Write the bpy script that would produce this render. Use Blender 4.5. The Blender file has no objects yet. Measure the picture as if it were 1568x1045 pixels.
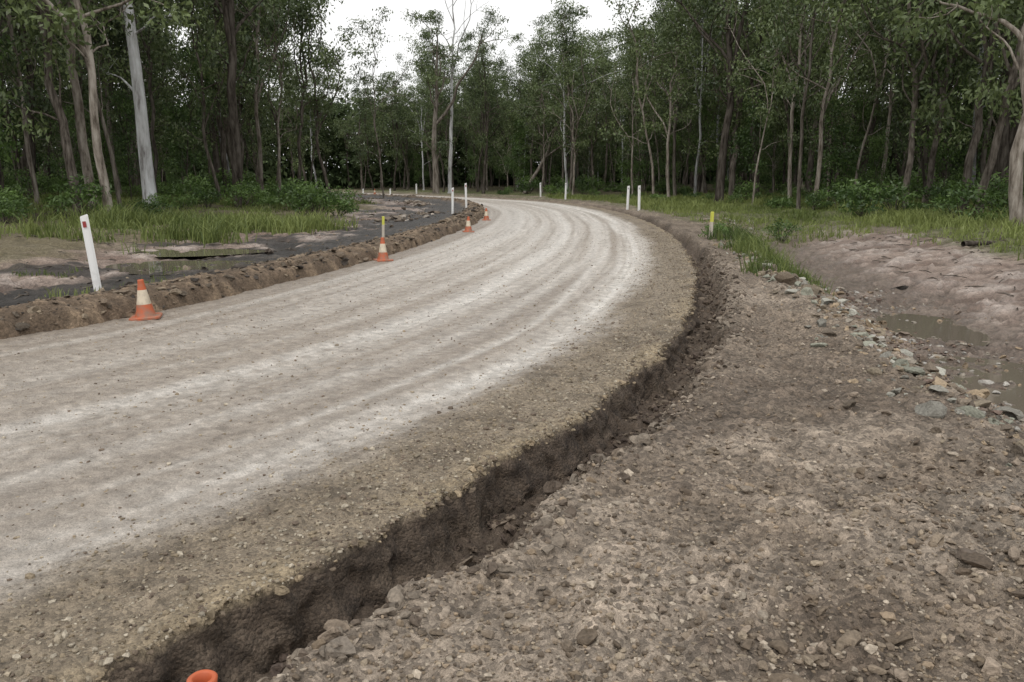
import bpy, math, random
import numpy as np
from mathutils import Vector
random.seed(4); RNG=np.random.default_rng(7)
scene=bpy.context.scene
W_ROAD=6.3

# ------------------------------------------------------------ helpers
def h2(ix,iy,seed):
    ix=ix.astype(np.int64).astype(np.uint64); iy=iy.astype(np.int64).astype(np.uint64)
    with np.errstate(over='ignore'):
        h=ix*np.uint64(0x9E3779B97F4A7C15)+iy*np.uint64(0xC2B2AE3D27D4EB4F)+np.uint64(seed*7919+13)
        h^=h>>np.uint64(29); h*=np.uint64(0xBF58476D1CE4E5B9); h^=h>>np.uint64(32); h*=np.uint64(0x94D049BB133111EB); h^=h>>np.uint64(31)
    return (h>>np.uint64(40)).astype(np.float64)/float(1<<24)
def vn(x,y,seed=0):
    x=np.asarray(x,dtype=np.float64); y=np.asarray(y,dtype=np.float64)
    x,y=np.broadcast_arrays(x,y)
    xi=np.floor(x); yi=np.floor(y); u=x-xi; v=y-yi
    u=u*u*(3-2*u); v=v*v*(3-2*v)
    a=h2(xi,yi,seed);b=h2(xi+1,yi,seed);c=h2(xi,yi+1,seed);d=h2(xi+1,yi+1,seed)
    return (a*(1-u)+b*u)*(1-v)+(c*(1-u)+d*u)*v
def fbm(x,y,seed=0,o=4):
    t=0;a=.5;n=0
    for i in range(o):
        t=t+a*vn(x*2**i+i*17.3,y*2**i-i*9.1,seed+i); n+=a; a*=.5
    return t/n*2-1          # -1..1
def ss(a,b,x):
    t=np.clip((x-a)/(b-a),0,1); return t*t*(3-2*t)
def mixc(c,d,w):
    return c*(1-w[:,None])+np.asarray(d)[None,:]*w[:,None]

def catmull(P,step):
    P=np.array(P,float); P=np.vstack([2*P[0]-P[1],P,2*P[-1]-P[-2]])
    out=[]
    for i in range(1,len(P)-2):
        t=np.linspace(0,1,60,endpoint=False)[:,None]
        p0,p1,p2,p3=P[i-1],P[i],P[i+1],P[i+2]
        out.append(.5*((2*p1)+(-p0+p2)*t+(2*p0-5*p1+4*p2-p3)*t**2+(-p0+3*p1-3*p2+p3)*t**3))
    out=np.vstack(out); L=np.r_[0,np.cumsum(np.hypot(*np.diff(out,axis=0).T))]
    s=np.arange(0,L[-1],step)
    return np.c_[np.interp(s,L,out[:,0]),np.interp(s,L,out[:,1])]
def smooth(C,n,k=5):
    for _ in range(n):
        C[1:-1]=(C[:-2]+C[1:-1]*2+C[2:])/4
    return C
class Curve:
    def __init__(s,P,step=.2,sm=60):
        s.C=smooth(catmull(P,step),sm)
        L=np.r_[0,np.cumsum(np.hypot(*np.diff(s.C,axis=0).T))]; s.L=L
        T=np.gradient(s.C,axis=0); s.T=T/np.linalg.norm(T,axis=1)[:,None]
    def query(s,x,y):
        n=len(x); D=np.empty(n); S=np.empty(n)
        cx=s.C[:,0].astype(np.float32); cy=s.C[:,1].astype(np.float32)
        for a in range(0,n,20000):
            X=x[a:a+20000]; Y=y[a:a+20000]
            q=(X.astype(np.float32)[:,None]-cx)**2+(Y.astype(np.float32)[:,None]-cy)**2
            i=q.argmin(1); rx=X-s.C[i,0]; ry=Y-s.C[i,1]; tx=s.T[i,0]; ty=s.T[i,1]
            D[a:a+20000]=ty*rx-tx*ry; S[a:a+20000]=s.L[i]+tx*rx+ty*ry
        return D,S
    def at(s,S):
        x=np.interp(S,s.L,s.C[:,0]); y=np.interp(S,s.L,s.C[:,1])
        tx=np.interp(S,s.L,s.T[:,0]); ty=np.interp(S,s.L,s.T[:,1]); l=np.hypot(tx,ty)
        return x,y,tx/l,ty/l
ROAD=Curve([(-9.5,-7.5),(-6.6,-4.1),(-4.1,-1.1),(-2.5,.9),(-1.3,2.42),(-.16,4.13),(.93,6.23),(1.70,8.07),(2.79,12.0),(3.82,17.2),(4.7,24.4),(5.1,32.),(4.8,42),(2.8,53.5),(-2.3,64),(-10,76),(-18,87),(-30,98),(-46,108),(-64,114)])
RK=Curve([(2.3,-12),(2.7,-4),(2.95,1),(3.07,4.55),(3.2,6.1),(3.64,8.8),(4.46,13.7),(5.4,20),(7.2,28),(9,36),(10,48),(7,60),(0,72),(-8,84)])

def make_mesh(name,V,F,mats,midx=None,smooth_=False,attrs=None,link=True):
    me=bpy.data.meshes.new(name)
    V=np.asarray(V,dtype=np.float32)
    me.vertices.add(len(V)); me.vertices.foreach_set('co',V.ravel())
    nl=sum(f.size for f in F); npoly=sum(len(f) for f in F)
    me.loops.add(nl); me.polygons.add(npoly)
    me.loops.foreach_set('vertex_index',np.concatenate([f.ravel() for f in F]).astype(np.int32))
    tot=np.concatenate([np.full(len(f),f.shape[1]) for f in F])
    st=np.r_[0,np.cumsum(tot)[:-1]].astype(np.int32)
    me.polygons.foreach_set('loop_start',st)
    if midx is not None: me.polygons.foreach_set('material_index',np.asarray(midx,dtype=np.int32))
    sm=smooth_ if isinstance(smooth_,np.ndarray) else np.full(npoly,bool(smooth_))
    me.polygons.foreach_set('use_smooth',sm)
    for m in mats: me.materials.append(m)
    if attrs:
        for k,(t,a) in attrs.items():
            at=me.attributes.new(k,t,'POINT')
            if t=='FLOAT_COLOR':
                a=np.c_[a,np.ones(len(a))]; at.data.foreach_set('color',a.astype(np.float32).ravel())
            else: at.data.foreach_set('value',np.asarray(a,dtype=np.float32))
    me.update(calc_edges=True)
    if not link: return me
    ob=bpy.data.objects.new(name,me); scene.collection.objects.link(ob); return ob
def grid_faces(nr,nc):
    i=np.arange((nr-1)*(nc-1)); r=i//(nc-1); c=i%(nc-1); a=r*nc+c
    return np.c_[a,a+1,a+nc+1,a+nc]

# ------------------------------------------------------------ materials
def new_mat(name):
    m=bpy.data.materials.new(name); m.use_nodes=True; nt=m.node_tree
    return m,nt,nt.nodes['Principled BSDF']
def N(nt,t,**kw):
    n=nt.nodes.new(t)
    for k,v in kw.items():
        if k in n.inputs: n.inputs[k].default_value=v
        else: setattr(n,k,v)
    return n
def math_(nt,op,a,b=None,c=None):
    n=nt.nodes.new('ShaderNodeMath'); n.operation=op
    for i,q in enumerate((a,b,c)):
        if q is None: continue
        if isinstance(q,(int,float)): n.inputs[i].default_value=q
        else: nt.links.new(q,n.inputs[i])
    return n.outputs[0]
def mul_col(nt,col,fac):
    n=nt.nodes.new('ShaderNodeVectorMath'); n.operation='SCALE'
    nt.links.new(col,n.inputs[0]); nt.links.new(fac,n.inputs['Scale']); return n.outputs[0]
def earth_mat(name,vs=45.,bump=.6,speck=.7,spec=.35,n1c=1.7,n1b=2.2,n1s=9):
    m,nt,b=new_mat(name); L=nt.links.new
    tc=N(nt,'ShaderNodeTexCoord'); P=tc.outputs['Object']
    at=N(nt,'ShaderNodeAttribute',attribute_name='Col'); wt=N(nt,'ShaderNodeAttribute',attribute_name='wet')
    gr=N(nt,'ShaderNodeAttribute',attribute_name='grit')
    n1=N(nt,'ShaderNodeTexNoise'); n1.inputs['Scale'].default_value=n1s; n1.inputs['Detail'].default_value=6; n1.inputs['Roughness'].default_value=.74; L(P,n1.inputs['Vector'])
    n2=N(nt,'ShaderNodeTexNoise'); n2.inputs['Scale'].default_value=110; n2.inputs['Detail'].default_value=2; n2.inputs['Roughness'].default_value=.7; L(P,n2.inputs['Vector'])
    v1=N(nt,'ShaderNodeTexVoronoi'); v1.inputs['Scale'].default_value=vs; v1.inputs['Randomness'].default_value=1; L(P,v1.inputs['Vector'])
    sep=N(nt,'ShaderNodeSeparateColor'); L(v1.outputs['Color'],sep.inputs[0])
    a=math_(nt,'MULTIPLY_ADD',n1.outputs[0],n1c,1.05-n1c*.5)
    c=math_(nt,'MULTIPLY_ADD',n2.outputs[0],1.3,.4)
    f=math_(nt,'MULTIPLY',a,c)
    sp=math_(nt,'SUBTRACT',sep.outputs[0],.5)
    sps=math_(nt,'MULTIPLY',sp,speck)
    sps=math_(nt,'MULTIPLY',sps,gr.outputs['Fac'])
    f=math_(nt,'MULTIPLY',f,math_(nt,'ADD',sps,1.0))
    L(mul_col(nt,at.outputs['Color'],f),b.inputs['Base Color'])
    r=math_(nt,'MULTIPLY_ADD',wt.outputs['Fac'],-.6,.92)
    r=math_(nt,'ADD',r,math_(nt,'MULTIPLY_ADD',n1.outputs[0],.3,-.15)); L(r,b.inputs['Roughness'])
    b.inputs['Specular IOR Level'].default_value=spec
    d1=math_(nt,'SUBTRACT',1,math_(nt,'MULTIPLY',v1.outputs['Distance'],1.0))
    d1=math_(nt,'MULTIPLY',d1,gr.outputs['Fac'])
    hh=math_(nt,'ADD',math_(nt,'MULTIPLY',d1,.5),math_(nt,'MULTIPLY',n2.outputs[0],.5))
    hh=math_(nt,'ADD',hh,math_(nt,'MULTIPLY',n1.outputs[0],n1b))
    bp=N(nt,'ShaderNodeBump'); bp.inputs['Strength'].default_value=bump; bp.inputs['Distance'].default_value=.028
    L(hh,bp.inputs['Height']); L(bp.outputs[0],b.inputs['Normal'])
    return m
M_GROUND=earth_mat('earth_ground',42,1.,.9,.33)
M_ROAD=earth_mat('gravel_road_surface',60,.9,.6,.5,.9,1.1,16)
def stone_mat(name):
    m,nt,b=new_mat(name); L=nt.links.new
    at=N(nt,'ShaderNodeAttribute',attribute_name='Col')
    tc=N(nt,'ShaderNodeTexCoord'); n2=N(nt,'ShaderNodeTexNoise'); n2.inputs['Scale'].default_value=60; n2.inputs['Detail'].default_value=4; L(tc.outputs['Object'],n2.inputs['Vector'])
    L(mul_col(nt,at.outputs['Color'],math_(nt,'MULTIPLY_ADD',n2.outputs[0],1.5,.25)),b.inputs['Base Color'])
    b.inputs['Roughness'].default_value=.8; b.inputs['Specular IOR Level'].default_value=.3
    bp=N(nt,'ShaderNodeBump'); bp.inputs['Strength'].default_value=.8; bp.inputs['Distance'].default_value=.015
    L(n2.outputs[0],bp.inputs['Height']); L(bp.outputs[0],b.inputs['Normal'])
    return m
M_STONE=stone_mat('stone')
def leaf_mat(name,dark,light,trans=.25,gl=.07):
    m,nt,b=new_mat(name); L=nt.links.new; nt.nodes.remove(b)
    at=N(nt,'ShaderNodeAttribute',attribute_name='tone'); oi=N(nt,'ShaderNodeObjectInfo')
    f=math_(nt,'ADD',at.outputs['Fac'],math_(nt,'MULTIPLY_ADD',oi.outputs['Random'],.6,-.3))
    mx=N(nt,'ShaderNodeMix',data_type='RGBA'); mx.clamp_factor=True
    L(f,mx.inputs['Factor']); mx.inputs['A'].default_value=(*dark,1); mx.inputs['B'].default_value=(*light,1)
    df=N(nt,'ShaderNodeBsdfDiffuse'); L(mx.outputs['Result'],df.inputs['Color'])
    out=df.outputs[0]
    if trans>0:
        tr=N(nt,'ShaderNodeBsdfTranslucent'); L(mx.outputs['Result'],tr.inputs['Color'])
        ms=N(nt,'ShaderNodeMixShader'); ms.inputs[0].default_value=trans
        L(df.outputs[0],ms.inputs[1]); L(tr.outputs[0],ms.inputs[2]); out=ms.outputs[0]
        g=N(nt,'ShaderNodeBsdfGlossy'); g.inputs['Roughness'].default_value=.45; g.inputs['Color'].default_value=(.5,.5,.5,1)
        m2=N(nt,'ShaderNodeMixShader'); m2.inputs[0].default_value=gl; L(out,m2.inputs[1]); L(g.outputs[0],m2.inputs[2]); out=m2.outputs[0]
    L(out,nt.nodes['Material Output'].inputs['Surface'])
    return m
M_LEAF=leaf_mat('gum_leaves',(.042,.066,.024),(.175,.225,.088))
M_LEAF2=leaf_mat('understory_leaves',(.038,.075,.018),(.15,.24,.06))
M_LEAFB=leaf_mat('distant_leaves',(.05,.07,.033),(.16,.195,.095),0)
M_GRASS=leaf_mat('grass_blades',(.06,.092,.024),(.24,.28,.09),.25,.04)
def bark_mat(name,c1,c2,c3,sc=3.):
    m,nt,b=new_mat(name); L=nt.links.new
    tc=N(nt,'ShaderNodeTexCoord'); mp=N(nt,'ShaderNodeMapping'); mp.inputs['Scale'].default_value=(sc*2.5,sc*2.5,sc*.45); L(tc.outputs['Object'],mp.inputs[0])
    n1=N(nt,'ShaderNodeTexNoise'); n1.inputs['Scale'].default_value=1.; n1.inputs['Detail'].default_value=5; n1.inputs['Roughness'].default_value=.65; L(mp.outputs[0],n1.inputs['Vector'])
    r=N(nt,'ShaderNodeValToRGB'); L(n1.outputs[0],r.inputs[0])
    e=r.color_ramp.elements; e[0].position=.35; e[0].color=(*c1,1); e[1].position=.66; e[1].color=(*c3,1)
    k=e.new(.48); k.color=(*c2,1)
    oi=N(nt,'ShaderNodeObjectInfo')
    L(mul_col(nt,r.outputs[0],math_(nt,'MULTIPLY_ADD',oi.outputs['Random'],.8,.55)),b.inputs['Base Color'])
    b.inputs['Roughness'].default_value=.9; b.inputs['Specular IOR Level'].default_value=0
    return m
M_BARK=bark_mat('bark_grey_brown',(.075,.062,.05),(.19,.165,.14),(.32,.29,.255))
M_BARKD=bark_mat('bark_dark',(.033,.028,.023),(.09,.077,.065),(.17,.15,.13))
M_BARKP=bark_mat('bark_pale',(.13,.12,.115),(.36,.36,.36),(.52,.53,.54),1.3)

# ------------------------------------------------------------ terrain
PUD=[(5.75,11.3,.75,1.0,-.46),(4.95,7.7,.85,1.4,-.45),(4.6,5.6,.5,.9,-.46),(-5.9,14.6,1.2,.9,.05),(-7.2,17.2,1.4,.7,.065)]
C_SH=np.array([.195,.155,.118]); C_BR=np.array([.20,.16,.113]); C_CLAY=np.array([.28,.218,.182])
C_WET=np.array([.034,.030,.027]); C_TR=np.array([.088,.065,.048]); C_FL=np.array([.08,.07,.038]); C_GR=np.array([.09,.10,.04])
def rag_f(s): return .075*fbm(s*1.8,s*0,31)+.045*fbm(s*7,s*0,32,3)
def trw(s): return .48+.11*fbm(s*1.4,s*0,33)+.06*fbm(s*6,s*0,35)
def terrain(x,y,full=True):
    d,s=ROAD.query(x,y); e,_=RK.query(x,y)
    n_big=fbm(x*.35,y*.35,1); n_m=fbm(x*1.6,y*1.6,2); n_f=fbm(x*7,y*7,3,4); n_ff=fbm(x*24,y*24,4,2)
    dr=d-rag_f(s)
    wv=trw(s); tdep=.285+.04*fbm(s*.6,s*0,36)
    tr_=1-ss(wv-.20,wv+.03,dr+.045*n_f+.02*n_ff)
    trench=-tdep*tr_+tr_*(.06*n_f+.025*n_ff)+.06*np.clip(fbm(s*3,d*6,37),0,1)*tr_
    lump=.030*n_m+.036*n_f+.018*n_ff
    clod=(.065*np.clip(fbm(x*6,y*6,9,3)-.05,0,1)+.035*np.clip(fbm(x*15,y*15,10,2)-.1,0,1))*ss(.6,1.2,d)
    shoulder=lump*ss(.3,.7,dr)+clod+.04*np.exp(-((dr-wv-.12)/.1)**2)
    shoulder+= -.04*np.exp(-((d-1.15+.1*n_big)/.14)**2)*ss(5,9,y)-.03*np.exp(-((d-.85+.1*n_big)/.08)**2)*ss(6,9,y)
    ee=e+.18*n_m
    pr=np.interp(ee,[0,.3,1.2,2.2,3.4,5.4,7,12,40],[0,-.04,-.43,-.5,-.32,-.05,.10,.25,.6])
    amt=1-ss(24,34,y)
    pr2=np.interp(ee,[0,3,10,40],[0,-.08,.2,.6])
    ditch=np.where(ee>0,pr*amt+pr2*(1-amt),0)
    gl_=np.abs(fbm(x*.9+y*.25,y*1.2-x*.2,21)); gl2=np.abs(fbm(x*2.0+y*.5,y*2.6,22))
    gm=ss(.8,2,ee)*(1-ss(5.5,7,ee))*amt
    gully=((1-ss(0,.16,gl_))*.09+(1-ss(0,.10,gl2))*.03)*gm-.03*n_f*gm
    zr=trench+shoulder+ditch-gully+.02*ss(.3,1.,ee)*n_m+.06*n_big*ss(1,4,ee)
    dl=-d-W_ROAD
    dll=dl+.10*n_m+.06*n_f
    zl=np.interp(dll,[-.15,0,.10,.35,.8,1.4,3,6,12,30],[-.3,-.03,.18,.27,.22,.07,.03,.12,.3,.75])
    zl=zl+(.05*n_m+.05*n_f+.02*n_ff)*ss(0,.2,dl)+.09*n_big*ss(1,4,dl)
    gm2=ss(2.,3.5,dl)*(1-ss(7,9,dl)); zl=zl-((1-ss(0,.2,gl_))*.10)*gm2
    zl=np.where(dl>-.15,zl,-.3)
    z=np.where(d>0,zr,zl)
    z=np.where((d<=0)&(dl<-.12),-.4,z)
    for px,py,rx,ry,lv in PUD:
        g=np.exp(-(((x-px)/rx)**2+((y-py)/ry)**2)**1.5)
        z=z*(1-g*.92)+(lv-.07+.09*n_f+.05*n_m)*g*.92
    if not full: return z,d,s,e
    n=len(x); c=np.tile(C_SH,(n,1)); wet=np.full(n,.25); grit=np.ones(n)
    c=mixc(c,[.32,.265,.212],ss(.0,.45,n_big*.6+.5*n_m+.2*n_f)*.6)
    c=mixc(c,[.082,.061,.045],ss(.0,.4,fbm(x*.9,y*.9,41)+.4*n_f)*.7)
    dampR=ss(.5,1.6,x-1.2)*(1-ss(3.6,5.2,y))
    c=mixc(c,[.16,.145,.125],dampR*ss(-.2,.4,n_m)*.6); wet+=.45*dampR*ss(-.2,.4,n_m)
    c=c*(1+.25*np.clip(clod-.004,-.01,.03)/.03)[:,None]
    c=mixc(c,C_TR,tr_*.95); grit*=1-.6*tr_
    c=mixc(c,[.18,.145,.11],tr_*ss(.1,.5,fbm(s*2.5,d*5,51))*.7)
    w=ss(.3,1.1,ee)*amt
    cl=np.tile(C_CLAY,(n,1)); cl=mixc(cl,[.42,.365,.33],ss(-.05,.35,n_m+.3*n_f)*.6); cl=mixc(cl,[.15,.105,.083],ss(.0,.35,fbm(x*1.1,y*2.2,61)+.3*n_f)*.8)
    cl=mixc(cl,[.12,.085,.068],(1-ss(.02,.12,gl_))*.75*np.maximum(gm,gm2)); cl=mixc(cl,[.16,.12,.095],(1-ss(.02,.10,gl2))*.5)
    c=c*(1-w[:,None])+cl*w[:,None]; wet=np.where(w>.3,.6,wet); grit=np.where(w>.5,.5,grit)
    low=(1-ss(-.47,-.34,z))*w; c=mixc(c,[.14,.112,.09],low*.7); wet+=low*.35
    mud=w*(1-ss(1.8,3.4,ee))*ss(-.15,.35,n_m+n_f*.5); c=mixc(c,[.105,.08,.062],mud*.8); wet+=mud*.2
    gw=np.maximum(ss(5.2,6.4,ee+.5*n_m),ss(.3,1.5,ee)*(1-amt)); c=mixc(c,C_GR,gw*.9); wet=np.where(gw>.5,.1,wet)
    gb=np.clip(ss(.8,2,d)*ss(24,32,y)*ss(-.3,.2,n_m),0,1); c=mixc(c,C_GR,gb*.75)
    L=d<-W_ROAD+.1
    cL=np.tile(np.array([.14,.102,.071]),(n,1)); cL=mixc(cL,[.27,.20,.135],ss(.05,.4,n_f+.3*n_m)*.55)
    cL=mixc(cL,C_WET,ss(.75,1.1,dll+.3*n_m)*.96)
    cL=mixc(cL,[.095,.078,.065],ss(.75,1.1,dll)*ss(.15,.5,n_f+.5*n_m)*.6)
    wl=ss(.8,1.0,dll)*.65
    cw=ss(2.8,3.7,dll+1.5*n_m+.9*n_big)
    cL=cL*(1-cw[:,None])+cl*cw[:,None]
    br=ss(.04,.2,fbm(x*.5,y*.9,71)+.15*n_f)*ss(1.2,2,dll)*(1-ss(6.5,8,dll)); cL=mixc(cL,C_WET,br*.9)
    wl=np.maximum(wl*(1-cw*.4),br*.65)
    gl=ss(5.2,7,dll+1.6*n_big+n_m); cL=mixc(cL,[.14,.12,.072],gl*.9); wl*=1-gl
    fl=ss(9,13,dll+1.5*n_m); cL=mixc(cL,C_FL,fl)
    c=np.where(L[:,None],cL,c); wet=np.where(L,wl,wet); grit=np.where(L,.6,grit)
    fr=ss(11,15,d+1.5*n_m)*(~L)*ss(22,30,y+d); c=mixc(c,C_FL*.9,fr)
    c*= (1+.4*n_f)[:,None]
    return z,d,s,e,np.clip(c,.01,.8),np.clip(wet,0,1),grit
def axis(lo,dlo,dhi,hi,step,gr,gl=None):
    a=list(np.arange(dlo,dhi,step)); s=step; x=a[-1]
    while x<hi: s*=gr; x+=s; a.append(x)
    s=step; x=a[0]; b=[]
    while x>lo: s*=(gl or gr); x-=s; b.append(x)
    return np.array(b[::-1]+a)
AX=axis(-500,-2.4,4.6,500,.025,1.017); AY=axis(-300,1.7,8.5,600,.025,1.0115,1.15)
X,Y=np.meshgrid(AX,AY); xs=X.ravel(); ys=Y.ravel()
z,d,s_,e_,col,wet,grit=terrain(xs,ys)
g=make_mesh('ground',np.c_[xs,ys,z],[grid_faces(len(AY),len(AX))],[M_GROUND],None,True,
  {'Col':('FLOAT_COLOR',col),'wet':('FLOAT',wet),'grit':('FLOAT',grit)})

# ------------------------------------------------------------ road
TRK=((-1.3,.026,.17),(-1.75,.014,.08),(-2.6,.012,.10),(-3.1,.022,.18),(-4.1,.012,.08),(-4.6,.018,.2),(-5.2,.012,.1))
def wob(s,dc): return .22*fbm(s*.16,s*0,int(87-dc*10))
def rot_(d,s,a,k): # rotated lookup so the noise lattice never lines up with the road
    return (d*math.cos(a)-s*math.sin(a))*k,(d*math.sin(a)+s*math.cos(a))*k
def road_z(d,s):
    q1=rot_(d,s,.6,13.); q2=rot_(d,s,.9,30.)
    z=.012*fbm(d*1.3,s*.15,81)+.008*fbm(d*5,s*.12,82)
    edge=ss(-1.0,-.55,d+.12*fbm(s*.5,s*0,83))
    z=z+edge*(.022*fbm(d*8,s*8,84)+.014*fbm(d*26,s*26,85,2)+.014)+(1-edge)*(.007*fbm(d*18,s*.5,86)+.026*np.clip(fbm(*q1,88,3)-.22,0,1)+.006*fbm(*q2,90,2))
    for dc,a,w in TRK:
        z=z-a*np.exp(-((d-dc-wob(s,dc))/w)**2)*(1+.3*fbm(s*.5,s*0,89))
    return z
def rows(smax):
    out=[3.0]
    while out[-1]<smax:
        x,y,_,_=ROAD.at(out[-1]); r=math.hypot(x,y-0) if y>0 else 4
        out.append(out[-1]+max(.025,(r-3)*.006))
    return np.array(out)
S=rows(ROAD.L[-1]-1)
cols=np.r_[np.arange(-6.75,-1.1,.04),np.arange(-1.1,-.001,.025)]
nface=10
DD,SS=np.meshgrid(cols,S)
RG=rag_f(SS); D2=DD+RG*ss(-.6,0,DD)
cx,cy,tx,ty=ROAD.at(SS.ravel()); px=cx+ty*D2.ravel(); py=cy-tx*D2.ravel()
pz=road_z(D2.ravel(),SS.ravel())-.02*ss(-.06,0,DD.ravel())*vn(SS.ravel()*9,SS.ravel()*0,55)
nr,nc=DD.shape
PX=px.reshape(nr,nc);PY=py.reshape(nr,nc);PZ=pz.reshape(nr,nc)
fx=[];fy=[];fz=[]
for k in range(1,nface+1):
    q=k/nface; depth=-.42*q
    out=-.01+.12*q**1.6+ (.06*fbm(S*5,np.full_like(S,k*.5),91)+.05*fbm(S*15,np.full_like(S,k*.9),92,2))*min(1,.25+q*2)
    dd=rag_f(S)+out; c0,c1,t0,t1=ROAD.at(S)
    fx.append(c0+t1*dd); fy.append(c1-t0*dd); fz.append(PZ[:,-1]+depth)
PX=np.c_[PX,np.array(fx).T];PY=np.c_[PY,np.array(fy).T];PZ=np.c_[PZ,np.array(fz).T]
nc2=nc+nface
d_=np.c_[D2,np.tile(np.linspace(.02,.2,nface),(nr,1))].ravel(); sR=np.repeat(S,nc2); isf=np.c_[np.zeros((nr,nc)),np.tile(np.linspace(.6,1,nface),(nr,1))].ravel()
n=len(d_)
dw=d_+.15*fbm(d_*.5,sR*.12,120)
st1=fbm(dw*2.0,sR*.045,101); st2=fbm(dw*6,sR*.06,102); st3=fbm(dw*15,sR*.10,103,3); stf=fbm(dw*30,sR*.2,110,3)
blot=fbm(*rot_(d_,sR,.7,.3),104,3); cld=fbm(*rot_(d_,sR,.5,14.),107,3); cl2=fbm(*rot_(d_,sR,1.0,5.),111,4)
C=np.tile(np.array([.295,.252,.21]),(n,1))
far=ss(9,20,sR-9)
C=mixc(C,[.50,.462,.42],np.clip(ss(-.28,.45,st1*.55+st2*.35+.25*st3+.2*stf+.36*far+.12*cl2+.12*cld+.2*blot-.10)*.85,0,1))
C=mixc(C,[.20,.163,.13],ss(.08,.55,st2*.6+.5*st3+.35*stf+.18*cl2+.35*blot-.18*far)*.65)
for dc,w,a in ((-1.3,.20,.8),(-1.75,.06,.5),(-2.1,.12,.4),(-3.1,.20,.65),(-3.8,.06,.3),(-4.6,.25,.35)):
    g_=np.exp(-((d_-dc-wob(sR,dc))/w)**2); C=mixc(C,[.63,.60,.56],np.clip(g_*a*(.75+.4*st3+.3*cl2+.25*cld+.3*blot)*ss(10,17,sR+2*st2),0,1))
for dc,w,a in ((-1.55,.04,.5),(-2.45,.06,.45),(-2.75,.035,.4),(-3.45,.05,.5),(-4.2,.045,.45),(-5.0,.07,.4)):
    g_=np.exp(-((d_-dc-wob(sR,dc))/w)**2); C=mixc(C,[.18,.146,.115],np.clip(g_*a*(.6+.5*st3+.4*cl2+.5*blot),0,1))
C=mixc(C,[.17,.135,.102],(1-ss(-6.3,-5.3,d_+.6*st2))*.6)
eg=ss(-1.05,-.62,d_+.16*fbm(sR*.5,sR*0,83)+.12*cl2+.08*st3); C=mixc(C,C_BR,eg*.92)
C=mixc(C,[.09,.07,.05],eg*ss(.0,.4,fbm(*rot_(d_,sR,.5,3.4),108))*.55)
C=mixc(C,[.31,.245,.155],eg*ss(-.35,-.05,d_)*(1-isf)*ss(-.2,.3,fbm(sR*1.5,d_*2,105))*.6)
C=mixc(C,C_TR,(isf>.1)*.97)
C=mixc(C,[.15,.115,.085],(isf>.1)*ss(.0,.4,fbm(sR*7,isf*6,109))*.6)
C=mixc(C,[.045,.033,.026],(isf>.1)*ss(.1,.4,fbm(sR*10,isf*9,119))*.6)
C*=np.clip(1+.28*fbm(*rot_(d_,sR,.8,18.),106,3)+.22*cld,.4,1.6)[:,None]
wt=.6*(1-eg)+.3*ss(0,.5,st1); wt=np.clip(wt,0,1)
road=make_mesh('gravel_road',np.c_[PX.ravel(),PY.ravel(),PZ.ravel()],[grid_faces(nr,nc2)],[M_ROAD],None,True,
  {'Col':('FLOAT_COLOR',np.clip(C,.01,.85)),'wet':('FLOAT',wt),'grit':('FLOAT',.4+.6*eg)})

# ------------------------------------------------------------ stones
def ico(sub):
    import bmesh
    bm=bmesh.new(); bmesh.ops.create_icosphere(bm,subdivisions=sub,radius=1)
    v=np.array([p.co[:] for p in bm.verts]); f=np.array([[q.index for q in p.verts] for p in bm.faces]); bm.free(); return v,f
ICO1,ICF1=ico(1); ICO2,ICF2=ico(2)
def stones(name,P,size,colr,sub=1,flat=.65,mat=None,sink=.25):
    V0,F0=(ICO1,ICF1) if sub==1 else (ICO2,ICF2)
    n=len(P); nv=len(V0)
    sc=size[:,None]*np.c_[RNG.uniform(.75,1.3,n),RNG.uniform(.55,1.0,n),RNG.uniform(flat*.6,flat*1.15,n)]
    if sub==1: J=V0[None]*(1+RNG.uniform(-.3,.3,(n,nv,1)))
    else:
        k=RNG.normal(size=(n,9,3)); k/=np.linalg.norm(k,axis=2)[:,:,None]; h=RNG.uniform(.4,.8,(n,9))
        dp=np.einsum('vc,nkc->nvk',V0,k); over=np.maximum(dp-h[:,None,:],0)
        J=V0[None]-np.einsum('nvk,nkc->nvc',over,k)*.95
        J=J*(1+RNG.uniform(-.07,.07,(n,nv,1)))
    J=J*sc[:,None,:]
    a=RNG.uniform(0,6.28,n); t=RNG.normal(0,.35,n)
    ct,st=np.cos(t)[:,None],np.sin(t)[:,None]
    y2=J[:,:,1]*ct-J[:,:,2]*st; z2=J[:,:,1]*st+J[:,:,2]*ct
    ca,sa=np.cos(a)[:,None],np.sin(a)[:,None]
    x3=J[:,:,0]*ca-y2*sa; y3=J[:,:,0]*sa+y2*ca
    Z=z2+P[:,2][:,None]+(sc[:,2]*(1-2*sink))[:,None]
    V=np.stack([x3+P[:,0][:,None],y3+P[:,1][:,None],Z],2).reshape(-1,3)
    F=(F0[None]+(np.arange(n)*nv)[:,None,None]).reshape(-1,3)
    cc=np.repeat(colr,nv,axis=0)
    return make_mesh(name,V,[F],[mat or M_STONE],None,False,{'Col':('FLOAT_COLOR',np.clip(cc,.01,.85))})
def pick(cols,n,jit=.25):
    cols=np.array(cols); c=cols[RNG.integers(0,len(cols),n)]
    return c*(1+RNG.uniform(-jit,jit,(n,1)))
def lod_pts(n,x0,x1,y0,y1,p=1.6):
    u=RNG.random(n); y=(y0**(1-p)+u*(y1**(1-p)-y0**(1-p)))**(1/(1-p))
    return RNG.uniform(x0,x1,n),y
x,y=lod_pts(80000,-2.2,6,1.3,26,1.7)
zz,d,s,e=terrain(x,y,False)
dens=.25+.75*ss(-.3,.3,fbm(x*.9,y*.9,111))
k=(d>.10)&(e<.35)&(RNG.random(len(x))<dens)&(abs(x)<y*.75+.4)
k&=(d>.45)|(RNG.random(len(x))<.3)
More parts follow.
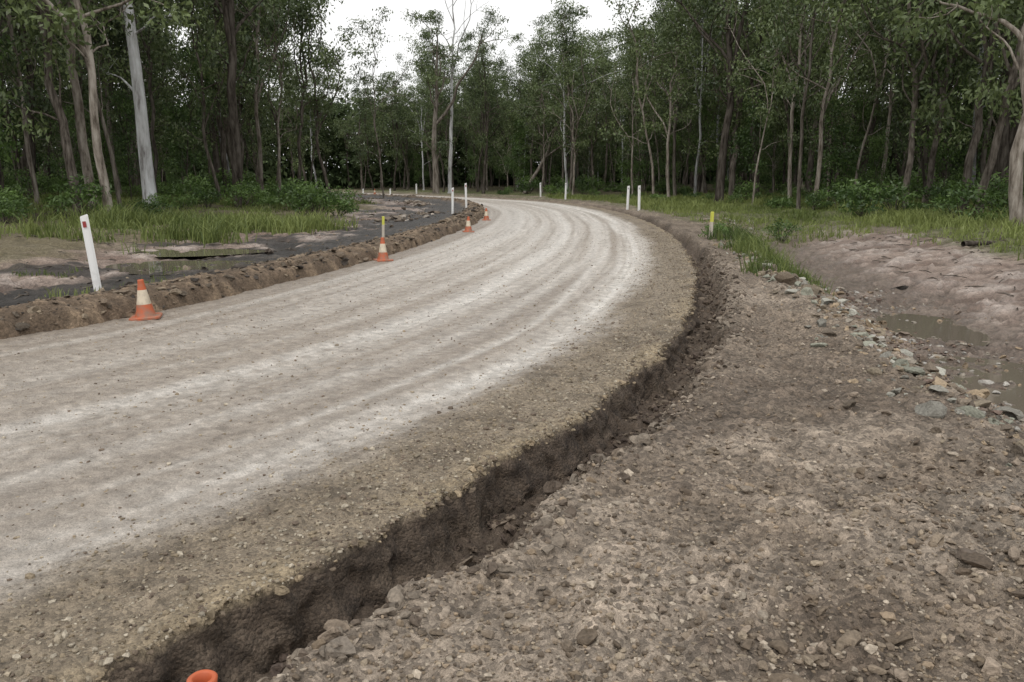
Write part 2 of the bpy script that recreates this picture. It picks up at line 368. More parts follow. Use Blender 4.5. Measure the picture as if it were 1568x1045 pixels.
x,y,zz=x[k],y[k],zz[k]; n=len(x)
sz=np.clip(RNG.lognormal(math.log(.0065),.55,n),.003,.032)
c=pick([(.25,.203,.15),(.19,.15,.112),(.33,.28,.222),(.11,.085,.062),(.22,.168,.117)],n,.3)
stones('shoulder_gravel',np.c_[x,y,zz],sz,c,1,.7,sink=.32)
ns=60000; u=RNG.random(ns); s=6+ (u**1.9)*30; d=-np.abs(RNG.normal(0,.5,ns)); d=np.where(RNG.random(ns)<.4,-RNG.uniform(0,6.2,ns),d)
k=(d>-6.2); s,d=s[k],d[k]; cx,cy,tx,ty=ROAD.at(s); x=cx+ty*d; y=cy-tx*d
k=(y>1.2)&(abs(x)<y*.8+.5); x,y,d,s=x[k],y[k],d[k],s[k]; dd=d+rag_f(s)*ss(-.6,0,d)
x=x+(dd-d)*ROAD.at(s)[3]; y=y-(dd-d)*ROAD.at(s)[2]
n=len(x); sz=np.clip(RNG.lognormal(math.log(.006),.5,n),.003,.024)*np.where(d<-1.,.85,1)
c=pick([(.25,.21,.155),(.20,.16,.11),(.32,.28,.22),(.13,.10,.075)],n,.3); c=np.where((d<-1.)[:,None],c*1.2,c)
stones('road_gravel',np.c_[x,y,road_z(dd,s)-.001],sz,c,1,.7,sink=.35)
n=5500; s=6+RNG.random(n)**1.5*24; d=rag_f(s)+np.clip(RNG.normal(.24,.12,n),.06,.5); cx,cy,tx,ty=ROAD.at(s); x=cx+ty*d; y=cy-tx*d
zz=terrain(x,y,False)[0]
stones('trench_clods',np.c_[x,y,zz],np.clip(RNG.lognormal(math.log(.014),.6,n),.005,.065),pick([(.11,.083,.062),(.165,.13,.098),(.07,.051,.04)],n,.3),2,.75)
n=1500; s=6+RNG.random(n)**1.4*24; d=rag_f(s)-.02+RNG.normal(0,.03,n); cx,cy,tx,ty=ROAD.at(s); x=cx+ty*d; y=cy-tx*d
stones('lip_clods',np.c_[x,y,road_z(d,s)-.012],np.clip(RNG.lognormal(math.log(.014),.5,n),.006,.045),pick([(.19,.15,.10),(.25,.195,.13),(.13,.10,.072)],n,.25),2,.7,sink=.4)
n=2600; s=6+RNG.random(n)**1.4*24; d=rag_f(s)+trw(s)+.03+RNG.normal(0,.08,n); cx,cy,tx,ty=ROAD.at(s); x=cx+ty*d; y=cy-tx*d; zz=terrain(x,y,False)[0]
stones('spoil_clods',np.c_[x,y,zz],np.clip(RNG.lognormal(math.log(.019),.55,n),.006,.07),pick([(.17,.14,.11),(.23,.19,.15),(.11,.085,.065)],n,.25),2,.7,sink=.4)
x,y=lod_pts(13000,-1.5,5,1.8,18,1.4); zz,d,s,e=terrain(x,y,False)
dens=ss(-.25,.35,fbm(x*.8,y*.8,113))*(.25+.75*ss(.8,2.,d))
k=(d>.5)&(e<.4)&(RNG.random(len(x))<dens+.03); n=k.sum()
stones('shoulder_clods',np.c_[x,y,zz][k],np.clip(RNG.lognormal(math.log(.018),.58,n),.008,.075),pick([(.19,.15,.11),(.14,.108,.078),(.25,.20,.155),(.11,.083,.06)],n,.2),2,.62,sink=.35)
n=3600; i=RNG.uniform(8,50,n); cx,cy,tx,ty=RK.at(i); e0=RNG.normal(.38,.32,n)
x=cx+ty*e0; y=cy-tx*e0; k=(y>3)&(y<32)&(fbm(x*1.2,y*1.2,140)>-.35); x,y=x[k],y[k]; zz=terrain(x,y,False)[0]; n=len(x)
stones('rubble_rocks',np.c_[x,y,zz],np.clip(RNG.lognormal(math.log(.040),.55,n),.014,.14),pick([(.23,.23,.185),(.34,.33,.285),(.20,.165,.12),(.28,.215,.145),(.14,.112,.085),(.19,.18,.155),(.16,.13,.10)],n,.25),2,.6,sink=.34)
n=3000; x=RNG.normal(4.35,.7,n); y=RNG.uniform(4.2,15,n); x+= (y-7)*.18; zz,_,_,e=terrain(x,y,False); k=(e>0.1)
stones('ditch_rocks',np.c_[x,y,zz][k],np.clip(RNG.lognormal(math.log(.025),.55,k.sum()),.008,.09),pick([(.26,.23,.19),(.34,.32,.29),(.24,.18,.12),(.14,.10,.08),(.18,.14,.11)],k.sum(),.25),2,.6,sink=.35)
n=4200; s=np.where(RNG.random(n)<.5,RNG.uniform(14,50,n),RNG.uniform(14,95,n)); dl=np.where(RNG.random(n)<.72,np.abs(RNG.normal(.35,.3,n)),RNG.uniform(.8,5,n)); d=-W_ROAD-dl; cx,cy,tx,ty=ROAD.at(s); x=cx+ty*d; y=cy-tx*d
zz=terrain(x,y,False)[0]
stones('verge_rubble',np.c_[x,y,zz],np.clip(RNG.lognormal(math.log(.028),.6,n),.01,.16)*np.where(dl>1.2,.8,1),pick([(.15,.115,.083),(.10,.08,.06),(.22,.175,.125),(.06,.05,.042)],n,.25),2,.6,sink=.4)
n=700; s=RNG.uniform(40,80,n); dl=RNG.normal(3.2,.5,n); d=-W_ROAD-dl; cx,cy,tx,ty=ROAD.at(s); x=cx+ty*d; y=cy-tx*d
k=fbm(x*.3,y*.3,150)>.05; x,y=x[k],y[k]; n=len(x)
stones('stone_windrow',np.c_[x,y,terrain(x,y,False)[0]],np.clip(RNG.lognormal(math.log(.09),.5,n),.04,.28),pick([(.22,.18,.14),(.14,.11,.085),(.32,.28,.24),(.09,.07,.055)],n,.25),2,.6,sink=.4)
def gz(x,y): return float(terrain(np.array([x]),np.array([y]),False)[0][0])
for (bx,by,sz,cc) in ((4.35,12.6,.21,(.14,.11,.08)),(-5.85,14.3,.17,(.2,.16,.12)),(-5.3,17.4,.15,(.10,.08,.065)),(7.6,15.5,.22,(.05,.045,.04)),(2.45,5.55,.06,(.1,.08,.06)),(1.95,3.15,.075,(.12,.095,.075)),(-.60,2.5,.07,(.19,.16,.13)),(1.25,4.0,.05,(.2,.165,.13)),(2.3,7.2,.06,(.14,.11,.085)),(2.0,4.6,.05,(.2,.17,.14))):
    stones('boulder',np.array([[bx,by,gz(bx,by)]]),np.array([sz]),np.array([cc]),2,.75,sink=.32)

# ------------------------------------------------------------ puddles
m,nt,b=new_mat('muddy_water'); b.inputs['Base Color'].default_value=(.15,.128,.10,1); b.inputs['Roughness'].default_value=.05; b.inputs['Specular IOR Level'].default_value=.8
nz=N(nt,'ShaderNodeTexNoise'); nz.inputs['Scale'].default_value=6; bp=N(nt,'ShaderNodeBump'); bp.inputs['Strength'].default_value=.08; bp.inputs['Distance'].default_value=.01
nt.links.new(nz.outputs[0],bp.inputs['Height']); nt.links.new(bp.outputs[0],b.inputs['Normal']); M_WAT=m
for px_,py_,rx,ry,lv in PUD:
    a=np.linspace(0,2*math.pi,48,endpoint=False); r=1.3+.12*np.sin(3*a)
    V=np.c_[px_+rx*r*np.cos(a),py_+ry*r*np.sin(a),np.full(48,lv-.018)]
    make_mesh('puddle',V,[np.arange(48)[None]],[M_WAT])

# ------------------------------------------------------------ guide posts & cones
def simple(name,col,rough=.5,dirt=.5,dcol=(.2,.16,.12),sc=12):
    m,nt,b=new_mat(name); tc=N(nt,'ShaderNodeTexCoord'); nz=N(nt,'ShaderNodeTexNoise'); nz.inputs['Scale'].default_value=sc; nz.inputs['Detail'].default_value=6
    nt.links.new(tc.outputs['Object'],nz.inputs['Vector'])
    sx=N(nt,'ShaderNodeSeparateXYZ'); nt.links.new(tc.outputs['Object'],sx.inputs[0])
    lowz=math_(nt,'SUBTRACT',.28,sx.outputs['Z']); f=math_(nt,'ADD',math_(nt,'MULTIPLY',lowz,.8),math_(nt,'MULTIPLY_ADD',nz.outputs[0],1.6,-.75))
    mx=N(nt,'ShaderNodeMix',data_type='RGBA'); mx.clamp_factor=True; nt.links.new(math_(nt,'MULTIPLY',math_(nt,'MAXIMUM',f,0.0),dirt),mx.inputs['Factor'])
    mx.inputs['A'].default_value=(*col,1); mx.inputs['B'].default_value=(*dcol,1); nt.links.new(mx.outputs['Result'],b.inputs['Base Color']); b.inputs['Roughness'].default_value=rough
    return m
M_WHITE=simple('white_plastic',(.78,.78,.77),.4,.6); M_RED=simple('red_reflector',(.28,.04,.04),.3,.1); M_ORG=simple('orange_rubber',(.45,.10,.035),.55,1.6); M_REF=simple('reflective_collar',(.60,.52,.40),.45,1.5)
M_YEL=simple('yellow_paint',(.52,.52,.08),.5,.2); M_GREY=simple('grey_reflector',(.3,.3,.32),.2,.1); M_WOOD=simple('timber_peg',(.5,.45,.38),.7,.5)
def post(x,y,h,lean=(0,0),rot=0,red=True,w=.1):
    zg=gz(x,y); V=[];F=[];mi=[]
    prof=[(-w/2,.018),(-w/4,-.004),(0,-.012),(w/4,-.004),(w/2,.018),(w/2-.006,.024),(w/4,.006),(0,-.002),(-w/4,.006),(-w/2+.006,.024)]
    lev=[-.2,0,h*.5,h*.78,h*.93,h*.985,h]
    for k,zv in enumerate(lev):
        for (a,b_) in prof:
            q=1 if k<6 else .86
            V.append((a*q,b_,zv+(a*.25 if k>=5 else 0)))
    n=len(prof)
    for k in range(len(lev)-1):
        for i in range(n):
            F.append((k*n+i,k*n+(i+1)%n,(k+1)*n+(i+1)%n,(k+1)*n+i)); mi.append(0)
    F=[np.array(F)]; t=len(V)-n; F.append(np.arange(t,t+n)[None]); mi.append(0)
    b0=len(V)
    for yy,s in ((-.019,1),(.030,2)):
        zc=h*.89
        for dy in (0,.004):
            yq=yy-dy if yy<0 else yy+dy
            for a,c_ in ((-.022,-.04),(.022,-.04),(.022,.04),(-.022,.04)): V.append((a,yq,zc+c_))
    Q=[]
    for s in (0,1):
        o=b0+s*8
        Q+= [(o+4,o+5,o+6,o+7),(o,o+1,o+5,o+4),(o+1,o+2,o+6,o+5),(o+2,o+3,o+7,o+6),(o+3,o,o+4,o+7)]; mi+= [1 if s==0 else 2]*5
    F.append(np.array(Q))
    ob=make_mesh('guide_post',np.array(V),F,[M_WHITE,M_RED if red else M_GREY,M_GREY],mi)
    ob.location=(x,y,zg); ob.rotation_euler=(math.radians(lean[0]),math.radians(lean[1]),math.radians(rot)); return ob
post(-5.62,10.73,1.08,(0,-4.5),12,True,.105)
post(-2.55,34.6,1.1,(0,1),8); post(-2.15,38.0,1.15,(0,-1),8)
post(2.35,66.5,1.15,(0,-1),0,False,.13); post(3.9,59,1.2,(0,1),0,False,.13)
post(5.95,41.6,1.2,(0,1.5),-5,False,.13); post(6.3,40.0,1.24,(0,-1),-5,False,.13)
for p in ((-13.6,74),(-11.2,74.5),(-22.5,73),(-9.2,78)): post(p[0],p[1],.95,(0,0),0,False,.14)
def stake(x,y,h,w=.05):
    zg=gz(x,y); V=[];F=[];mi=[]
    lev=[-.1,0,h*.62,h*.62,h*.97,h]
    for k,zv in enumerate(lev):
        q=1 if k<5 else .6
        for a,b_ in ((-w/2,-w/3),(w/2,-w/3),(w/2,w/3),(-w/2,w/3)): V.append((a*q,b_*q,zv))
    for k in range(5):
        for i in range(4): F.append((k*4+i,k*4+(i+1)%4,(k+1)*4+(i+1)%4,(k+1)*4+i)); mi.append(1 if k>=3 else 0)
    F.append((20,21,22,23)); mi.append(1)
    ob=make_mesh('survey_stake',np.array(V),[np.array(F)],[M_WOOD,M_YEL],mi); ob.location=(x,y,zg); ob.rotation_euler=(0,math.radians(2),.3)
stake(-3.25,20.2,.55,.06); stake(5.35,21.6,.72,.08)
def cone(x,y,z0,h=.46,tilt=0,rot=0):
    V=[];F=[];mi=[];n=24
    prof=[(.120,.028,0),(.112,.045,0),(.098,.10,0),(.083,.17,1),(.050,.34,1),(.042,.385,0),(.034,.44,0),(.036,.455,0),(.030,h,0),(.022,h-.004,0),(.022,h-.05,0),(.06,.1,0)]
    for r,zv,_ in prof:
        for i in range(n):
            a=2*math.pi*i/n; V.append((r*math.cos(a),r*math.sin(a),zv))
    for k in range(len(prof)-1):
        for i in range(n):
            F.append((k*n+i,k*n+(i+1)%n,(k+1)*n+(i+1)%n,(k+1)*n+i)); mi.append(1 if (prof[k][2]==1 and k in(3,)) else 0)
    sm=[True]*len(F)
    o=len(V); b=.17
    ring=[]
    for (bx,by) in ((1,1),(-1,1),(-1,-1),(1,-1)):
        for q in ((1,.8),(.8,1)) if bx*by>0 else ((.8,1),(1,.8)): ring.append((bx*b*q[0],by*b*q[1]))
    for zv,q in ((0,1),(.022,1),(.03,.95)):
        for (a,c_) in ring: V.append((a*q,c_*q,zv))
    for k in range(2):
        for i in range(8): F.append((o+k*8+i,o+k*8+(i+1)%8,o+(k+1)*8+(i+1)%8,o+(k+1)*8+i)); mi.append(0); sm.append(False)
    fa=[np.array(F),np.arange(o+16,o+24)[None]]; mi.append(0); sm.append(False)
    ob=make_mesh('traffic_cone',np.array(V),fa,[M_ORG,M_REF],mi,np.array(sm)); ob.location=(x,y,z0); ob.rotation_euler=(0,tilt,rot)
cone(-4.36,9.35,.0,.46,-.05,.3); cone(-2.58,15.95,0,.46,0,.5); cone(-1.33,24.4,0,.46,.02,.2); cone(-.99,31,0,.46,0,.1)
cone(-.765,1.735,gz(-.765,1.735),.46,.02,.2); cone(-18.5,79,.1); cone(-12.2,72,.1)

# ------------------------------------------------------------ trees
def unit(v): return v/ (np.linalg.norm(v)+1e-9)
class TB:
    def __init__(s): s.V=[];s.Q=[];s.m=[];s.t=[];s.n=0
    def tube(s,P,R,k=7,mat=0):
        P=np.array(P);n=len(P); T=np.gradient(P,axis=0)
        rings=[]
        for i in range(n):
            t=unit(T[i]); a=unit(np.cross(t,[.3,.9,.1] if abs(t[1])<.8 else [1,0,0])); b=np.cross(t,a)
            an=np.arange(k)*2*math.pi/k
            rings.append(P[i]+R[i]*(np.cos(an)[:,None]*a+np.sin(an)[:,None]*b))
        s.V.append(np.vstack(rings)); f=[]
        for i in range(n-1):
            for j in range(k): f.append((s.n+i*k+j,s.n+i*k+(j+1)%k,s.n+(i+1)*k+(j+1)%k,s.n+(i+1)*k+j))
        s.Q.append(np.array(f)); s.m.append(np.full(len(f),mat)); s.t.append(np.full(n*k,.5)); s.n+=n*k
    def leaves(s,c,R,n,L,w,rng,tone,droop=.7,mat=1):
        p=rng.normal(size=(n,3)); p/=np.linalg.norm(p,axis=1)[:,None]; p*=rng.random((n,1))**.45
        p=p*np.array([R,R,R*.62])+c
        ax=rng.normal(size=(n,3)); ax[:,2]-=droop*1.6; ax/=np.linalg.norm(ax,axis=1)[:,None]
        sd=np.cross(ax,rng.normal(size=(n,3))); sd/=np.linalg.norm(sd,axis=1)[:,None]
        l=L*rng.uniform(.6,1.3,(n,1)); ww=w*rng.uniform(.6,1.3,(n,1))
        V=np.stack([p,p+ax*l*.45+sd*ww*.5,p+ax*l,p+ax*l*.45-sd*ww*.5],1).reshape(-1,3)
        s.V.append(V); s.Q.append(np.arange(n*4).reshape(n,4)+s.n); s.m.append(np.full(n,mat))
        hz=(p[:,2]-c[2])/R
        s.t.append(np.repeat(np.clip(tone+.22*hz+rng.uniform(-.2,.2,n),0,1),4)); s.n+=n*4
    def mesh(s,name,mats): return make_mesh(name,np.vstack(s.V),[np.vstack(s.Q)],mats,np.concatenate(s.m),np.concatenate(s.m)==0,{'tone':('FLOAT',np.concatenate(s.t))},link=False)
def gum(seed,H,r0,cs=.4,nb=9,lean=(0,0),leafn=50,L=.24,w=.10,wob=.5,spread=.24,dead=False,droop=.7,clR=.92,low=2):
    rng=np.random.default_rng(seed); tb=TB(); n=15; wob*=.62
    t=np.linspace(0,1,n); wx=np.cumsum(rng.normal(0,wob/3,n)); wy=np.cumsum(rng.normal(0,wob/3,n)); wx-=wx[0]; wy-=wy[0]
    TP=np.c_[wx*t**.5+lean[0]*t*H,wy*t**.5+lean[1]*t*H,t*H-.15]
    TR=r0*(1-t*.9)**.9; TR[0]*=1.4
    TP=np.insert(TP,1,TP[0]+(TP[1]-TP[0])*.3,axis=0); TR=np.insert(TR,1,r0*1.02)
    tt=np.insert(t,1,t[1]*.3)
    tb.tube(TP,TR,8)
    def at(q): return np.array([np.interp(q,tt,TP[:,i]) for i in range(3)]),np.interp(q,tt,TR)
    clumps=[]
    for b in range(nb+low):
        if b<nb: q=cs+(1-cs)*(b+rng.random()*.8)/nb*.98; f=1.
        else: q=rng.uniform(.2,cs+.05); f=.5
        p,r=at(q); az=b*2.4+rng.uniform(-.5,.5); el=math.radians(rng.uniform(25,60)+20*q)
        ln=H*spread*(1.15-.65*max(0,(q-cs)/(1-cs)))*rng.uniform(.7,1.3)*f
        if b==0: el=math.radians(70); ln*=1.7
        dr=np.array([math.cos(az)*math.cos(el),math.sin(az)*math.cos(el),math.sin(el)]); pts=[p]; k=7
        for i in range(k):
            dr=unit(dr+rng.normal(0,.24,3)+np.array([0,0,.05])); pts.append(pts[-1]+dr*ln/k)
        rr=r*(.72 if b==0 else .5*f)*np.linspace(1,.2,k+1)+.008; tb.tube(pts,rr,6); pts=np.array(pts)
        for j in range(rng.integers(3,6) if f==1 else 2):
            a=rng.integers(2,k+1); p2=pts[a]; d2=unit(dr+rng.normal(0,.75,3)+[0,0,.15]); l2=ln*rng.uniform(.2,.5)
            q2=[p2]
            for i in range(3): d2=unit(d2+rng.normal(0,.25,3)); q2.append(q2[-1]+d2*l2/3)
            tb.tube(q2,rr[a]*.55*np.array([1,.75,.5,.25])+.004,4); clumps.append(q2[-1]);
            if rng.random()<.6: clumps.append(q2[2]+rng.normal(0,.3,3))
        clumps.append(pts[-1])
    if not dead:
        for c in clumps:
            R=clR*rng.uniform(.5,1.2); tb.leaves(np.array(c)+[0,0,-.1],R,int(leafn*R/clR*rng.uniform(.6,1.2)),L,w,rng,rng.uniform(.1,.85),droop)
    return tb,TP
def V_(name,*a,**k):
    bark=k.pop('bark'); lm=k.pop('leafm',M_LEAF); tb,_=gum(*a,**k); return tb.mesh(name,[bark,lm])
big=[V_('gum_tree_a',11,17,.13,.29,12,bark=M_BARK,wob=1.0,leafn=64),V_('gum_tree_b',12,19,.23,.33,12,bark=M_BARKD,wob=1.1,leafn=66),
     V_('gum_tree_c',13,16,.11,.29,10,bark=M_BARKD,lean=(.07,0),wob=1.4,leafn=62),V_('gum_tree_d',14,18,.13,.38,10,bark=M_BARKP,wob=.7),
     V_('gum_tree_e',15,15,.12,.26,11,bark=M_BARKD,lean=(-.10,.03),wob=1.5,leafn=62),V_('gum_tree_f',16,17,.19,.29,13,bark=M_BARKD,wob=1.3,leafn=68),
     V_('gum_tree_g',17,16,.08,.31,8,bark=M_BARK,wob=1.2,leafn=50)]
small=[V_('sapling_a',31,9,.055,.17,11,bark=M_BARKD,leafm=M_LEAF2,wob=.8,spread=.2,leafn=42,clR=.8,L=.21,w=.09),V_('sapling_b',32,11,.07,.2,12,bark=M_BARK,leafm=M_LEAF,wob=1.1,spread=.19,leafn=44,clR=.85,L=.22),
       V_('sapling_c',33,7,.05,.15,10,bark=M_BARKD,leafm=M_LEAF2,wob=.7,spread=.24,leafn=44,clR=.75,L=.2,w=.09)]
def shrub(seed,H,R,n,lf=(.16,.06)):
    rng=np.random.default_rng(seed); tb=TB()
    for i in range(n):
        a=rng.uniform(0,6.28); rr=R*math.sqrt(rng.random()); top=np.array([rr*math.cos(a),rr*math.sin(a),H*rng.uniform(.25,1)*(1-.4*rr/R)])
        tb.tube([np.array([top[0]*.2,top[1]*.2,-.05]),top*[.6,.6,.5],top],[.02,.012,.005],4)
        tb.leaves(top,.3*H*.6+.12,int(45),lf[0],lf[1],rng,rng.uniform(.2,.8),.0)
    return tb.mesh('shrub',[M_BARKD,M_LEAF2])
shr=[shrub(41,1.3,.8,14),shrub(42,.9,.7,11),shrub(43,1.9,1.0,18,(.2,.08))]
fern=shrub(44,.55,.7,14,(.2,.05))
def inst(name,me,x,y,sc=1,rot=None,parent=None,zoff=0,tilt=0):
    ob=bpy.data.objects.new(name,me); scene.collection.objects.link(ob)
    ob.location=(x,y,gz(x,y)+zoff if parent is None else zoff); ob.rotation_euler=(tilt,0,random.uniform(0,6.28) if rot is None else rot)
    ob.scale=(sc,sc,sc) if not isinstance(sc,tuple) else sc
    if parent: ob.parent=parent
    return ob
hero=[]
def H_(px_,py_,me,sc=1,rot=None): hero.append((px_,py_)); return inst('gum_tree',me,px_,py_,sc,rot)
pale=V_('pale_gum_tree',51,21,.30,.44,12,bark=M_BARKP,lean=(-.022,0),wob=.2,spread=.2,leafn=60,low=3); H_(-16.1,36,pale,1,0)
dark1=V_('dark_gum_tree',52,19,.19,.28,12,bark=M_BARKD,lean=(-.03,0),wob=1.1,leafn=70); H_(-19.2,37,dark1,1,0)
ctr=V_('tall_gum_tree',53,15.5,.36,.42,12,bark=M_BARK,lean=(.0,0),wob=.5,leafn=75,spread=.27); H_(-7.4,79,ctr,1,0)
ctr2=V_('dead_gum_tree',54,22,.22,.5,9,bark=M_BARKP,lean=(.01,0),wob=.5,dead=True,spread=.26); H_(-6.2,81,ctr2,1,0)
rt=V_('edge_gum_tree',55,16,.2,.25,13,bark=M_BARK,lean=(.03,0),wob=1.3,leafn=75); H_(14.9,23.6,rt,1,0)
rt2=V_('leaning_gum_tree',56,15,.15,.25,12,bark=M_BARKD,lean=(-.10,.05),wob=1.5,leafn=75); H_(16.8,29,rt2,1,0)
lean=V_('crooked_gum_tree',57,12,.2,.3,9,bark=M_BARK,lean=(.4,0),wob=1.4,leafn=40); H_(1.2,80,lean,1,0)
thin=V_('thin_pale_gum_tree',58,16,.13,.45,9,bark=M_BARKP,lean=(0,0),wob=.6,leafn=40); H_(5.0,74,thin,1,0)
for (a,b_,k,sc) in ((-14.2,46,0,1),(-13.0,50,2,1.05),(-16.5,47,5,1),(-11.6,52,4,1),(20.5,56,1,1),(25.5,49,0,1.05),(24,40,5,1),(-21,33,1,1),(-25,38,0,1),(14,62,3,.9),(19,45,6,1),(-9.5,60,6,.8),(18.5,33,5,.95),(21.5,30,0,1),(-18,41,2,1),(-22.5,42,1,1)):
    H_(a,b_,big[k],sc)
forest=bpy.data.objects.new('distant_forest',None); scene.collection.objects.link(forest)
und=bpy.data.objects.new('forest_undergrowth',None); scene.collection.objects.link(und)
def scatter(cell,x0,x1,y0,y1,rng):
    gx,gy=np.meshgrid(np.arange(x0,x1,cell),np.arange(y0,y1,cell)); x=gx.ravel()+rng.uniform(-.65,.65,gx.size)*cell; y=gy.ravel()+rng.uniform(-.65,.65,gx.size)*cell
    return x,y
def ok(x,y,cr,cl,rmax=118):
    z,d,s,e=terrain(x,y,False); cll=np.where(y>58,cl*.55,cl)
    k=((d>cr)|(-d-W_ROAD>cll))&(np.abs(x)<y*.80+4)&(np.hypot(x,y)<rmax)&(np.hypot(x,y)>24)&~((x>0)&(x<13)&(y<40))
    k&=~((np.abs(x/y)>.36)&(np.hypot(x,y)>86))
    return k,z,d
rng=np.random.default_rng(99)
x,y=scatter(3.8,-100,100,20,120,rng); k,z,d=ok(x,y,9.5,11); x,y,z=x[k],y[k],z[k]
nb=0
for a,b_,zz in zip(x,y,z):
    r=math.hypot(a,b_)
    if any((a-p)**2+(b_-q)**2<4 for p,q in hero): continue
    ang=a/b_
    sc=rng.uniform(.82,1.18)
    if -.28<ang<.0: sc*= .82 if r>60 else .6
    elif 0<=ang<.17: sc*=.80
    if -.25<ang<-.12 and r>60: sc*=.9
    me=big[rng.choice(7,p=[.2,.17,.17,.06,.13,.15,.12])]
    w_=sc*rng.uniform(.8,1.3)
    inst('tree',me,a,b_,(w_,w_,sc),rng.uniform(0,6.28),forest,zz,0); nb+=1
x,y=scatter(4.9,-80,80,24,110,rng); k,z,d=ok(x,y,12.5,14.5,108); x,y,z=x[k],y[k],z[k]
for a,b_,zz in zip(x,y,z):
    sc=rng.uniform(.55,1.05); inst('sapling',small[rng.integers(0,3)],a,b_,sc,rng.uniform(0,6.28),forest,zz); nb+=1
x,y=scatter(3.0,-60,60,22,90,rng); k,z,d=ok(x,y,8.5,10,85); x,y,z,d=x[k],y[k],z[k],d[k]
for a,b_,zz,dd in zip(x,y,z,d):
    edge=(dd<22 and dd>0) or (dd<0 and dd>-30)
    if rng.random()<(.12 if edge else .7): continue
    sc=rng.uniform(.5,1.2); me=shr[rng.integers(0,3)] if rng.random()<.65 else fern
    inst('undershrub',me,a,b_,sc,rng.uniform(0,6.28),und,zz); nb+=1
for a,b_,k,sc in ((-7.6,31.5,2,.85),(-8.3,32.5,0,1.1),(-7.0,32.3,1,1.0),(-9.3,36,2,.95),(-10.2,38,0,1.1),(-12,41,1,1.),(8.9,26.5,0,.6),(5.5,21.9,1,.5),(-8.2,39,0,.9),(-13.5,33,1,.8)): inst('shrub',shr[k],a,b_,sc)
tb=TB(); rng=np.random.default_rng(5)
for i in range(4200):
    a=rng.uniform(-50,50); r=rng.uniform(112,140); c=np.array([r*math.sin(math.radians(a)),r*math.cos(math.radians(a)),11.5*rng.random()**1.2])
    tb.leaves(c,2.4,46,.9,.45,rng,rng.uniform(.0,.5),.3,0)
me=tb.mesh('background_forest',[M_LEAFB]); ob=bpy.data.objects.new('background_forest',me); scene.collection.objects.link(ob)

# ------------------------------------------------------------ grass
def grass(name,x,y,h,w,tone):
    z=terrain(x,y,False)[0]; n=len(x); a=RNG.uniform(0,6.28,n); bd=RNG.uniform(.2,.9,n)*h; b2=RNG.uniform(0,6.28,n)
    sx,sy=np.cos(a)*w/2,np.sin(a)*w/2; bx,by=np.cos(b2)*bd,np.sin(b2)*bd
    V=np.stack([np.c_[x-sx,y-sy,z-.02],np.c_[x+sx,y+sy,z-.02],np.c_[x+sx*.7+bx*.3,y+sy*.7+by*.3,z+h*.6],np.c_[x-sx*.7+bx*.3,y-sy*.7+by*.3,z+h*.6],np.c_[x+bx,y+by,z+h*.95]],1).reshape(-1,3)
    o=np.arange(n)*5
    F4=np.c_[o,o+1,o+2,o+3]; F3=np.c_[o+3,o+2,o+4]
    return make_mesh(name,V,[F4,F3],[M_GRASS],None,False,{'tone':('FLOAT',np.repeat(tone,5))})
def tufts(n,x0,x1,y0,y1,per,cond,hr,name,sp=.15,w=.018):
    x=RNG.uniform(x0,x1,n); y=RNG.uniform(y0,y1,n); z,d,s,e=terrain(x,y,False); k=cond(x,y,d,e); x,y=x[k],y[k]; n=len(x)
    hh=RNG.uniform(hr[0],hr[1],n)*(.7+.8*fbm(x*.5,y*.5,121)); X=np.repeat(x,per)+RNG.normal(0,sp,n*per); Y=np.repeat(y,per)+RNG.normal(0,sp,n*per)
    H=np.repeat(hh,per)*RNG.uniform(.4,1.2,n*per); T=np.clip(np.repeat(.45+.6*fbm(x*.3,y*.3,122)+RNG.uniform(-.3,.3,n),per)+RNG.uniform(-.2,.2,n*per),0,1)
    return grass(name,X,Y,np.clip(H,.05,1.2),w*(1+Y/40),T)
tufts(5500,-30,-4,13,50,12,lambda x,y,d,e:(-d-W_ROAD>5.0)&(fbm(x*.45,y*.45,131)+.2*ss(6,10,-d-W_ROAD)>.06),(.15,.5),'grass_verge_west')
tufts(1000,-13,-5.5,19,27,14,lambda x,y,d,e:(-d-W_ROAD>4.0)&(fbm(x*.6,y*.6,132)>-.08),(.4,.9),'tall_grass',.2)
tufts(8500,8,34,9,60,12,lambda x,y,d,e:(e>5.8+1.2*fbm(x,y,133))&(x<y*.85+3)&(fbm(x*.7,y*.7,137)>-.35),(.18,.6),'grass_verge_east')
tufts(4800,3,18,25,70,11,lambda x,y,d,e:(d>1.8)&(e>-3)&(fbm(x*.5,y*.5,134)>-.18),(.15,.5),'grass_bank')
tufts(800,4,8,12,27,22,lambda x,y,d,e:(e>-.35)&(e<1.1)&(fbm(x*1.1,y*.7,135)>.08),(.2,.55),'rubble_grass',.1,.011)
tufts(260,-8,-4,9,20,12,lambda x,y,d,e:(-d-W_ROAD>.8)&(fbm(x*1.1,y*.7,136)>.3),(.08,.2),'weed_tufts',.08,.01)
def log(x,y,L,r,az):
    tb=TB(); rng=np.random.default_rng(int(x*10+900)); pts=[];p=np.array([x,y,gz(x,y)+r]);dr=np.array([math.cos(az),math.sin(az),.02])
    for i in range(7): pts.append(p.copy()); dr=unit(dr+rng.normal(0,.1,3)*[1,1,.3]); p=p+dr*L/6
    tb.tube(pts,r*np.linspace(1,.5,7),7); tb.tube([pts[3],pts[3]+np.array([.2,.3,.25])*L*.4],[r*.5,r*.15],5)
    me=tb.mesh('fallen_log',[M_BARKD]); ob=bpy.data.objects.new('fallen_log',me); scene.collection.objects.link(ob)
log(11,19.5,2.6,.07,.2); log(-14,27,4,.09,2.8)
tb=TB(); rng=np.random.default_rng(77); n=900
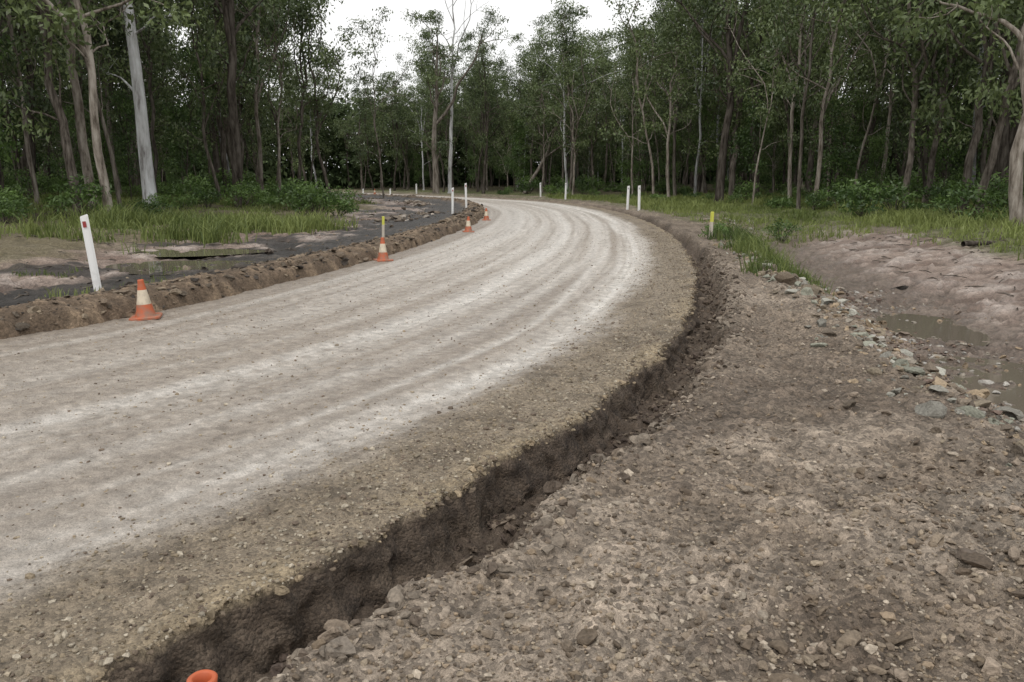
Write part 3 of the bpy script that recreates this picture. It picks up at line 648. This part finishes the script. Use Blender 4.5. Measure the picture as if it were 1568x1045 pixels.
x=np.r_[rng.uniform(-22,-5,n),rng.uniform(4.5,14,n)]; y=np.r_[rng.uniform(10,32,n),rng.uniform(6,26,n)]; z,d,s,e=terrain(x,y,False)
for a,b_,zz,dd,ee in zip(x,y,z,d,e):
    if -W_ROAD-1.2<dd<0 or (dd>0 and ee<3.2): continue
    if rng.random()<.5: continue
    az=rng.uniform(0,6.28); l=rng.uniform(.1,.5); v=np.array([math.cos(az),math.sin(az),0])*l
    p=np.array([a,b_,zz+.012]); tb.tube([p-v*.5,p+[0,0,.02],p+v*.5],[.008,.012,.006],4)
me=tb.mesh('twig_litter',[M_BARKD]); ob=bpy.data.objects.new('twig_litter',me); scene.collection.objects.link(ob)

# ------------------------------------------------------------ light & camera
w=bpy.data.worlds.new('World'); scene.world=w; w.use_nodes=True; nt=w.node_tree; bg=nt.nodes['Background']
sky=nt.nodes.new('ShaderNodeTexSky'); sky.sky_type='NISHITA'; sky.sun_disc=False; sky.sun_elevation=math.radians(58); sky.sun_rotation=math.radians(200); sky.dust_density=4
hs=nt.nodes.new('ShaderNodeHueSaturation'); hs.inputs['Saturation'].default_value=.2; nt.links.new(sky.outputs[0],hs.inputs['Color'])
mx=nt.nodes.new('ShaderNodeMix'); mx.data_type='RGBA'; mx.inputs['Factor'].default_value=.85; nt.links.new(hs.outputs[0],mx.inputs['A']); mx.inputs['B'].default_value=(12.6,12.6,12.5,1)
nt.links.new(mx.outputs['Result'],bg.inputs['Color']); bg.inputs['Strength'].default_value=.1
sl=bpy.data.lights.new('sun','SUN'); sl.energy=1.3; sl.angle=math.radians(20); sl.color=(1,.97,.92); so=bpy.data.objects.new('sun',sl); scene.collection.objects.link(so)
so.rotation_euler=(math.radians(32),0,math.radians(-20))
cam=bpy.data.cameras.new('camera'); co=bpy.data.objects.new('camera',cam); scene.collection.objects.link(co); cam.lens=28.0; cam.sensor_width=36; cam.clip_end=2000; cam.clip_start=.05
co.location=(0,0,1.65); co.rotation_euler=(math.radians(90-11.67),0,0); scene.camera=co
scene.view_settings.view_transform='Standard'; scene.view_settings.look='None'; scene.view_settings.exposure=0
print('instances',nb)
